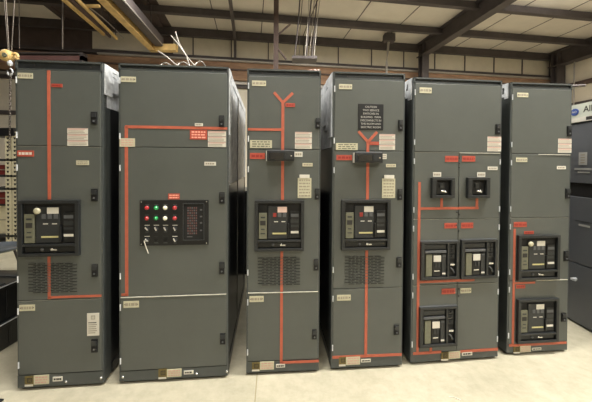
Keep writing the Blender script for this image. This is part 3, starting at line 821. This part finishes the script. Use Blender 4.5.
for (a, b_, c0, c1, mm, nm, lab) in ((-9, 4, 174.5, 165, REDS, 'carton', 'dull red carton on the upper shelf of the cream rack'), (-9, 3.5, 204, 193, REDS, 'carton', 'dull red carton on the middle of the cream rack'),
                                   (-9, 4.5, 236, 206, RK, 'drawer_unit', 'tall pale drawer unit on the lowest shelf of the cream rack')):
    mb = MB(); x0, x1 = LX(a)+rx0, LX(b_)+rx0
    # rest each on the shelf below it
    zlo = {174.5: LZ(176)+.021, 204: LZ(236)+.3, 236: LZ(236)+.021}[c0]
    if c0 == 204: zlo = LZ(206)+.024
    zhi = min(LZ(c1), {174.5: LZ(160)-.025, 204: LZ(189)-.03, 236: LZ(206)-.01}[c0])
    mb.box(x0, x1, ry+.1, ry+.6, zlo, zhi, mm); mb.box(x0+.03, x1-.03, ry+.09, ry+.1, (zlo+zhi)/2-.01, (zlo+zhi)/2+.01, INK)
    mb.build(nm, None, lab, .004, 'box')
mb = MB(); mb.box(0, LX(7), .05, .9, LZ(206)-.002, LZ(206)+.022, DGREY); mb.build('shelf', t)
# grey-blue tub in front of the rack
P = at(-5, 247, 3.75); P.x -= .12
BT = mat('blue_grey_tub', (84, 90, 96), .35, var=.15)
t = thing('tub', 'blue-grey oval tub on a stand in front of the cream rack', 'tub', (at(17, 246, 4.0).x-.31, 4.0, 0))
mb = MB(); zt2 = at(8, 247, 4.0).z
mb.lathe((0, 0, zt2-.14), (0, 0, 1), [(.25, .09), (.27, .095), (.29, .11), (.30, .14), (.28, .142), (.26, .12), (.05, .11)], BT, 40)
mb.build('bowl', t)
mb = MB()
for a in range(4): mb.tube([(.2*math.cos(a*1.57+.8), .2*math.sin(a*1.57+.8), zt2-.08), (.3*math.cos(a*1.57+.8), .3*math.sin(a*1.57+.8), 0)], .015, STEEL)
mb.build('stand', t)
# black crates on the floor beside cabinet 1
e = onfloor(0, 352); f_ = onfloor(0, 328, .33)
CR = mat('black_crate_gloss', (30, 31, 33), .3, var=.2, coat=.4)
def crate(z0, z1, label, dx, lid=True):
    t = thing('equipment_case', label, 'case', (e.x-.45+dx, 2.95, z0), 0, 'black cases on the floor')
    mb = MB(); mb.box(-.45, .45, -.75, .0, .0, z1-z0-.035, CR)
    for k in range(2): mb.box(.45, .456, -.7+k*.36, -.68+k*.36, .02, z1-z0-.05, CR)
    mb.build('body', t, bevel=.008)
    mb = MB(); mb.box(-.46, .46, -.76, .01, z1-z0-.035, z1-z0, CR)
    if lid:
        for k in range(3): mb.box(-.44, .44, -.62+k*.22, -.55+k*.22, z1-z0, z1-z0+.012, DGREY)
    mb.build('lid', t, bevel=.005)
    mb = MB(); mb.box(.46, .466, -.76, .01, z1-z0-.012, z1-z0-.004, GALV); mb.build('edge_trim', t, 'silver edge trim')
crate(0, .235, 'black case on the floor left of the end cabinet, under another case', 0, False)
crate(.235, .55, 'black case with a ribbed silver-edged lid, on top of another case', -.02)

# dark foot of something at the lower left corner
q = onfloor(1, 400.5)
mb = MB(); mb.box(q.x-.2, q.x+.018, q.y-.14, q.y+.004, 0, .012, BLACK)
mb.build('rubber_mat', None, 'corner of a small black rubber mat at the lower left', .003, 'mat')
q = onfloor(455, 398.8)
mb = MB(); a = .5
pts = [(-.035, .012), (0, .006), (.03, -.018), (.036, -.010), (.004, .015), (-.03, .022)]
mb.add([(q.x+x, q.y+y, .003+.003*math.sin(i)) for i, (x, y) in enumerate(pts)] + [(q.x+x, q.y+y, .0005) for i, (x, y) in enumerate(pts)],
       [(0, 1, 2, 3, 4, 5), (11, 10, 9, 8, 7, 6)] + [(i, (i+1) % 6, (i+1) % 6+6, i+6) for i in range(6)], WHITE)
mb.build('paper_scrap', None, 'small curled white scrap on the concrete floor', 0, 'scrap')

# chain hoist, hung over the left edge of cabinet 1
YH = 2.6
t = thing('chain_hoist', 'yellow chain hoist with a steel hook hanging over the left end', 'hoist', at(8, 54, YH))
hp = t.location.copy()
def HP(px, py, dy=0): v = at(px, py, YH+dy) - hp; return v
mb = MB(); mb.lathe(HP(3.5, 54.5, -.03), (0, 1, 0), [(.02, -.006), (.04, 0), (.05, .01), (.05, .05), (.04, .06)], YELLOW, 28)
mb.lathe(HP(3.5, 54.5, -.045), (0, 1, 0), [(.018, 0), (.022, .02)], OLIVE, 16)
mb.box(HP(3, 0).x, HP(12, 0).x, .0, .04, HP(0, 57).z, HP(0, 52).z, YELLOW); mb.build('hoist_housing', t)
mb = MB()
pts = [HP(15+3*math.sin(a_), 57.5-4*math.cos(a_)) for a_ in [k*.35-1.4 for k in range(13)]]
mb.tube(pts, .012, YELLOW, 8); mb.build('chain_guard', t)
def chain(mb, a, b, mm, step=.022, r=.0035):
    a, b = Vector(a), Vector(b); n = int((b-a).length/step); d = (b-a).normalized()
    s1 = d.cross(Vector((0, 1, 0))).normalized(); s2 = d.cross(s1)
    for k in range(n):
        c0 = a+(b-a)*(k+.5)/n; s = s1 if k % 2 else s2
        ring = [c0 + d*(step*.72*math.cos(t_)) + s*(step*.36*math.sin(t_)) for t_ in [2*math.pi*j/6 for j in range(7)]]
        mb.tube(ring, r, mm, 4)
CH = mat('chain_steel', (120, 112, 104), .4, .6)
mb = MB(); chain(mb, HP(10.5, 74), HP(9.5, 150), CH); mb.build('load_chain', t)
mb = MB(); mb.tube([HP(5, -15), HP(9, 50)], .004, CH, 6); mb.tube([HP(15.5, -15), HP(11.5, 50)], .004, CH, 6); mb.tube([HP(3, -15), HP(8, 50)], .003, CH, 6); mb.build('suspension_rope', t)
mb = MB(); mb.lathe(HP(10, 66), (0, 0, 1), [(.008, 0), (.02, .01), (.02, .03), (.008, .05)], GALV, 12)
mb.tube([HP(10+2.6*math.sin(a_), 72-3.4*math.cos(a_)) for a_ in [.1+k*.5 for k in range(11)]], .0065, GALV, 8); mb.build('hook', t)
# thin drop rope and pipe seen on the left
for (xa, xb, Y, r, lab) in ((20.5, 19.5, 6.5, .010, 'thin hanging rope right of the chain hoist'), (62.8, 62.8, 6.6, .016, 'pale vertical drop pipe above the left cabinet')):
    top = at(xa, -8, Y); bot = at(xb, 56 if r > .02 else 49, Y); top.z = ROOF-.05; top.x = bot.x
    mb = MB(); mb.tube([top, bot], r, PIPE if r > .02 else CH); mb.build('drop_pipe' if r > .02 else 'hanging_rope', None, lab, 0, 'pipe' if r > .02 else 'rope')

# mauve beam behind, cream panel
a, b_ = at(-20, 54, 6.9), at(83, 58, 6.9)
mb = MB(); mb.box(a.x, b_.x, 6.9, 7.05, b_.z-.05, b_.z+.05, MAUVE); mb.box(a.x, b_.x, 6.88, 7.07, b_.z+.09, b_.z+.12, STEEL)
mb.box(b_.x-.08, b_.x, 6.9, 7.05, 0, b_.z+.1, STEEL)
mb.box(a.x, a.x+.1, 6.9, 7.05, 0, b_.z+.1, STEEL)
mb.build('steel_gantry', None, 'mauve steel beam crossing behind the left cabinet', 0, 'beam')

# yellow crane beam running back towards the wall
zc = 4.62
def onz(px, py, z): d = ray(px, py); k = (z-CAM_H)/d.z; return Vector((0, 0, CAM_H))+d*k
far = onz(152.5, 51, zc); nr = onz(101, 0, zc); d = (nr-far).normalized()
t = thing('crane_beam', 'long yellow crane beam running overhead above the wide cabinet', 'beam', far)
L = 9
yd = -d; sd = Vector((yd.y, -yd.x, 0))
mb = MB(); A = Vector((0, 0, 0)); B = d*L
def obox(mb, A, B, s0, s1, z0, z1, m):
    v = [P+sd*s_+Vector((0, 0, z_)) for P in (A, B) for s_, z_ in ((s0, z0), (s1, z0), (s1, z1), (s0, z1))]
    mb.add(v, [(0, 1, 2, 3), (7, 6, 5, 4), (0, 4, 5, 1), (1, 5, 6, 2), (2, 6, 7, 3), (3, 7, 4, 0)], m)
obox(mb, A, B, -.08, .08, 0, .02, YELLOW); mb.build('bottom_flange', t)
mb = MB(); obox(mb, A, B, -.01, .01, .02, .34, YELLOW); mb.build('web', t)
mb = MB(); obox(mb, A, B, -.08, .08, .34, .36, YELLOW); mb.build('top_flange', t)
mb = MB(); obox(mb, A, B, .10, .28, .10, .36, STEEL); mb.build('side_channel', t, 'brown side channel')
mb = MB(); obox(mb, A, B, .29, .31, .12, .14, PIPE); mb.tube([d*2.3+sd*.32+Vector((0, 0, .10)), d*2.3+sd*.32+Vector((0, 0, .24))], .03, PIPE); mb.build('conductor_bar', t)
e2 = onz(178, 52.5, zc)-far
mb = MB(); mb.box(-.08, e2.x, -.06, .1, .0, .17, YELLOW); mb.build('end_truck', t)
# hangers up to the roof
mb = MB()
for k in (.1, 4, 8): mb.tube([d*k+Vector((0, 0, .36)), d*k+Vector((0, 0, ROOF-zc-.03))], .02, STEEL)
mb.build('hanger', t)
# bundle of runway rails and cables left of it
a0_ = onz(117, 40, 4.9)
t = thing('runway_rails', 'bundle of thin yellow and brown rails left of the yellow crane beam', 'rails', a0_)
for n_, (pa, pb, z_, wd, mm) in enumerate((((62, 0), (104, 36), 4.9, .045, YELLOW), ((76, 0), (117, 40), 4.9, .035, YELLOW), ((69, 0), (110, 38), 4.98, .05, BROWN))):
    a, b_ = onz(*pb, z_)-a0_, onz(*pa, z_)-a0_; b_ = a+(b_-a)*2.2
    mb = MB(); dd = (b_-a).normalized(); sd = Vector((-dd.y, dd.x, 0)); obox(mb, a, b_, -wd/2, wd/2, 0, .07, mm)
    mb.build('rail', t)
    for k in (.02, .5, .95):
        q = a+(b_-a)*k; mb = MB(); mb.tube([q+Vector((0, 0, .07)), (q.x, q.y, ROOF-4.93)], .012, STEEL); mb.build('hanger', t)
a, b_ = onz(82, 6.5, 4.97)-a0_, onz(98, 6, 4.97)-a0_
mb = MB(); mb.box(a.x, b_.x, a.y, a.y+.06, .07, .12, YELLOW); mb.build('cross_bar', t)
pts = [onz(66+k*7.2, -6+5.5*k-.28*k*(8-k), 5.2)-a0_ for k in range(9)]
mb = MB(); mb.tube(pts, .014, PIPE); mb.build('feed_cable', t, 'pale sagging cable')

# hanging cables in the middle, tray below them
YC = 7.55
for k, (xt, xb) in enumerate(((300, 294.5), (302.5, 299), (309, 305), (311.5, 306.5), (314.5, 309), (320, 314), (317, 311.5))):
    b_ = at(xb, 58, YC+.03*k); tp = at(xt, -2, YC+.03*k); d_ = (tp-b_); tp = b_+d_*((ROOF-.02-b_.z)/d_.z)
    mb = MB(); mb.tube([b_, b_*.5+tp*.5+Vector((.015*(-1)**k, 0, 0)), tp], .010 if k % 3 else .017, [STEEL, CH, PIPE][k % 3])
    mb.build('hanging_cable', None, 'thin cable dropping from the roof to the tray above the Y-striped cabinets', 0, 'cable', 'roof cables over the tray')
a, b_ = at(292, 59, YC), at(317, 59, YC)
mb = MB(); mb.box(a.x, b_.x, YC-.1, YC+.3, a.z-.015, a.z+.0, STEEL); mb.box(a.x, b_.x, YC-.1, YC-.08, a.z, a.z+.05, STEEL); mb.box(a.x, b_.x, YC+.28, YC+.3, a.z, a.z+.05, STEEL)
mb.build('cable_tray', None, 'dark cable tray high on the rear wall below the hanging cables', 0, 'tray')
# pale bent pole with a small head
b_ = at(386.5, 66, 9.6); tp = at(388.5, 42, 9.6)
t = thing('conduit_stub', 'pale bent conduit with a square junction head above the caution-sign cabinet', 'conduit', b_)
mb = MB(); mb.tube([(0, 0, -.35), (0, 0, .1), (tp.x-b_.x-.02, 0, (tp.z-b_.z)*.6), (tp.x-b_.x, 0, tp.z-b_.z)], .035, PIPE); mb.build('pipe', t)
h1 = at(389, 36.5, 9.6)-b_; mb = MB(); mb.box(h1.x-.17, h1.x+.17, -.12, .12, tp.z-b_.z, h1.z+.06, STEEL); mb.build('junction_head', t, bevel=.01)

# wires lying on top of cabinet 2
def on_top(px, py, z): return onz(px, py, z)
for pts_, r, lab in (
    ([(171, 35.5), (178, 44), (188, 58), (195, 66)], .0055, 'long pale flexible conduit sticking up from the wide cabinet'),
    ([(175.5, 32), (179, 43), (186, 55), (190, 67)], .006, 'pale flexible conduit leaning beside the longest one'),
    ([(158, 51), (167, 57), (177, 65.5)], .006, 'short pale wire sloping up at the left of the wire bundle')):
    q = [at(x, y, 2.75-.02*i + (.15 if r == .006 and 'leaning' in lab else 0)) for i, (x, y) in enumerate(pts_)]
    q.append(Vector((q[-1].x+.01, q[-1].y, H-.018)))
    mb = MB(); mb.tube(q, r, PIPE); mb.build('flexible_conduit', None, lab, 0, 'conduit', 'wires on top of the wide cabinet')
mb = MB(); q = []
for k in range(40):
    x = 161+k*1.25; q.append(at(x, 65.2-2.2*math.sin(k*.45)-.05*k+ (k > 33)*(k-33)*.9, 2.35+.05*math.sin(k*.9)))
q = [Vector((v.x, v.y, max(v.z, H+.004))) for v in q]
mb.tube(q, .0055, PIPE, 6)
mb.build('loose_wire', None, 'loose white wire curled along the front top edge of the wide cabinet', 0, 'wire')
# red-white wrapped strip on top of cabinet 3
q0, q1 = at(306, 68.5, 2.36), at(320, 70, 2.36)
RW = mat('red_tape', (196, 92, 82), .6, rgb2=(226, 216, 204), scale=40)
mb = MB(); mb.tube([(q0.x+.02+(q1.x-q0.x-.03)*k/8, 2.36+.02*math.sin(k*2), H+.012+.006*math.sin(k*1.7)) for k in range(9)], .011, RW)
mb.build('tape_bundle', None, 'crumpled red and white tape on the top right of the plain Y-striped cabinet', 0, 'tape')
# rods on top of cabinet 6, drop wire at the right
z_ = 2.314+.012
mb = MB(); a = at(557, 84.5, 2.7); mb.tube([(a.x-.2, 2.75, z_), (at(581, 87, 2.7).x, 2.66, z_)], .010, STEEL); mb.build('threaded_rod', None, 'dark rod lying across the top of the right end cabinet', 0, 'rod')
a = W(9.62, .95, ROOF-.02); b_ = W(9.62, .95, 1.2); mb = MB(); mb.tube([a, b_], .022, PIPE); mb.build('drop_conduit', None, 'thin pale vertical conduit above the pale header sign', 0, 'conduit')
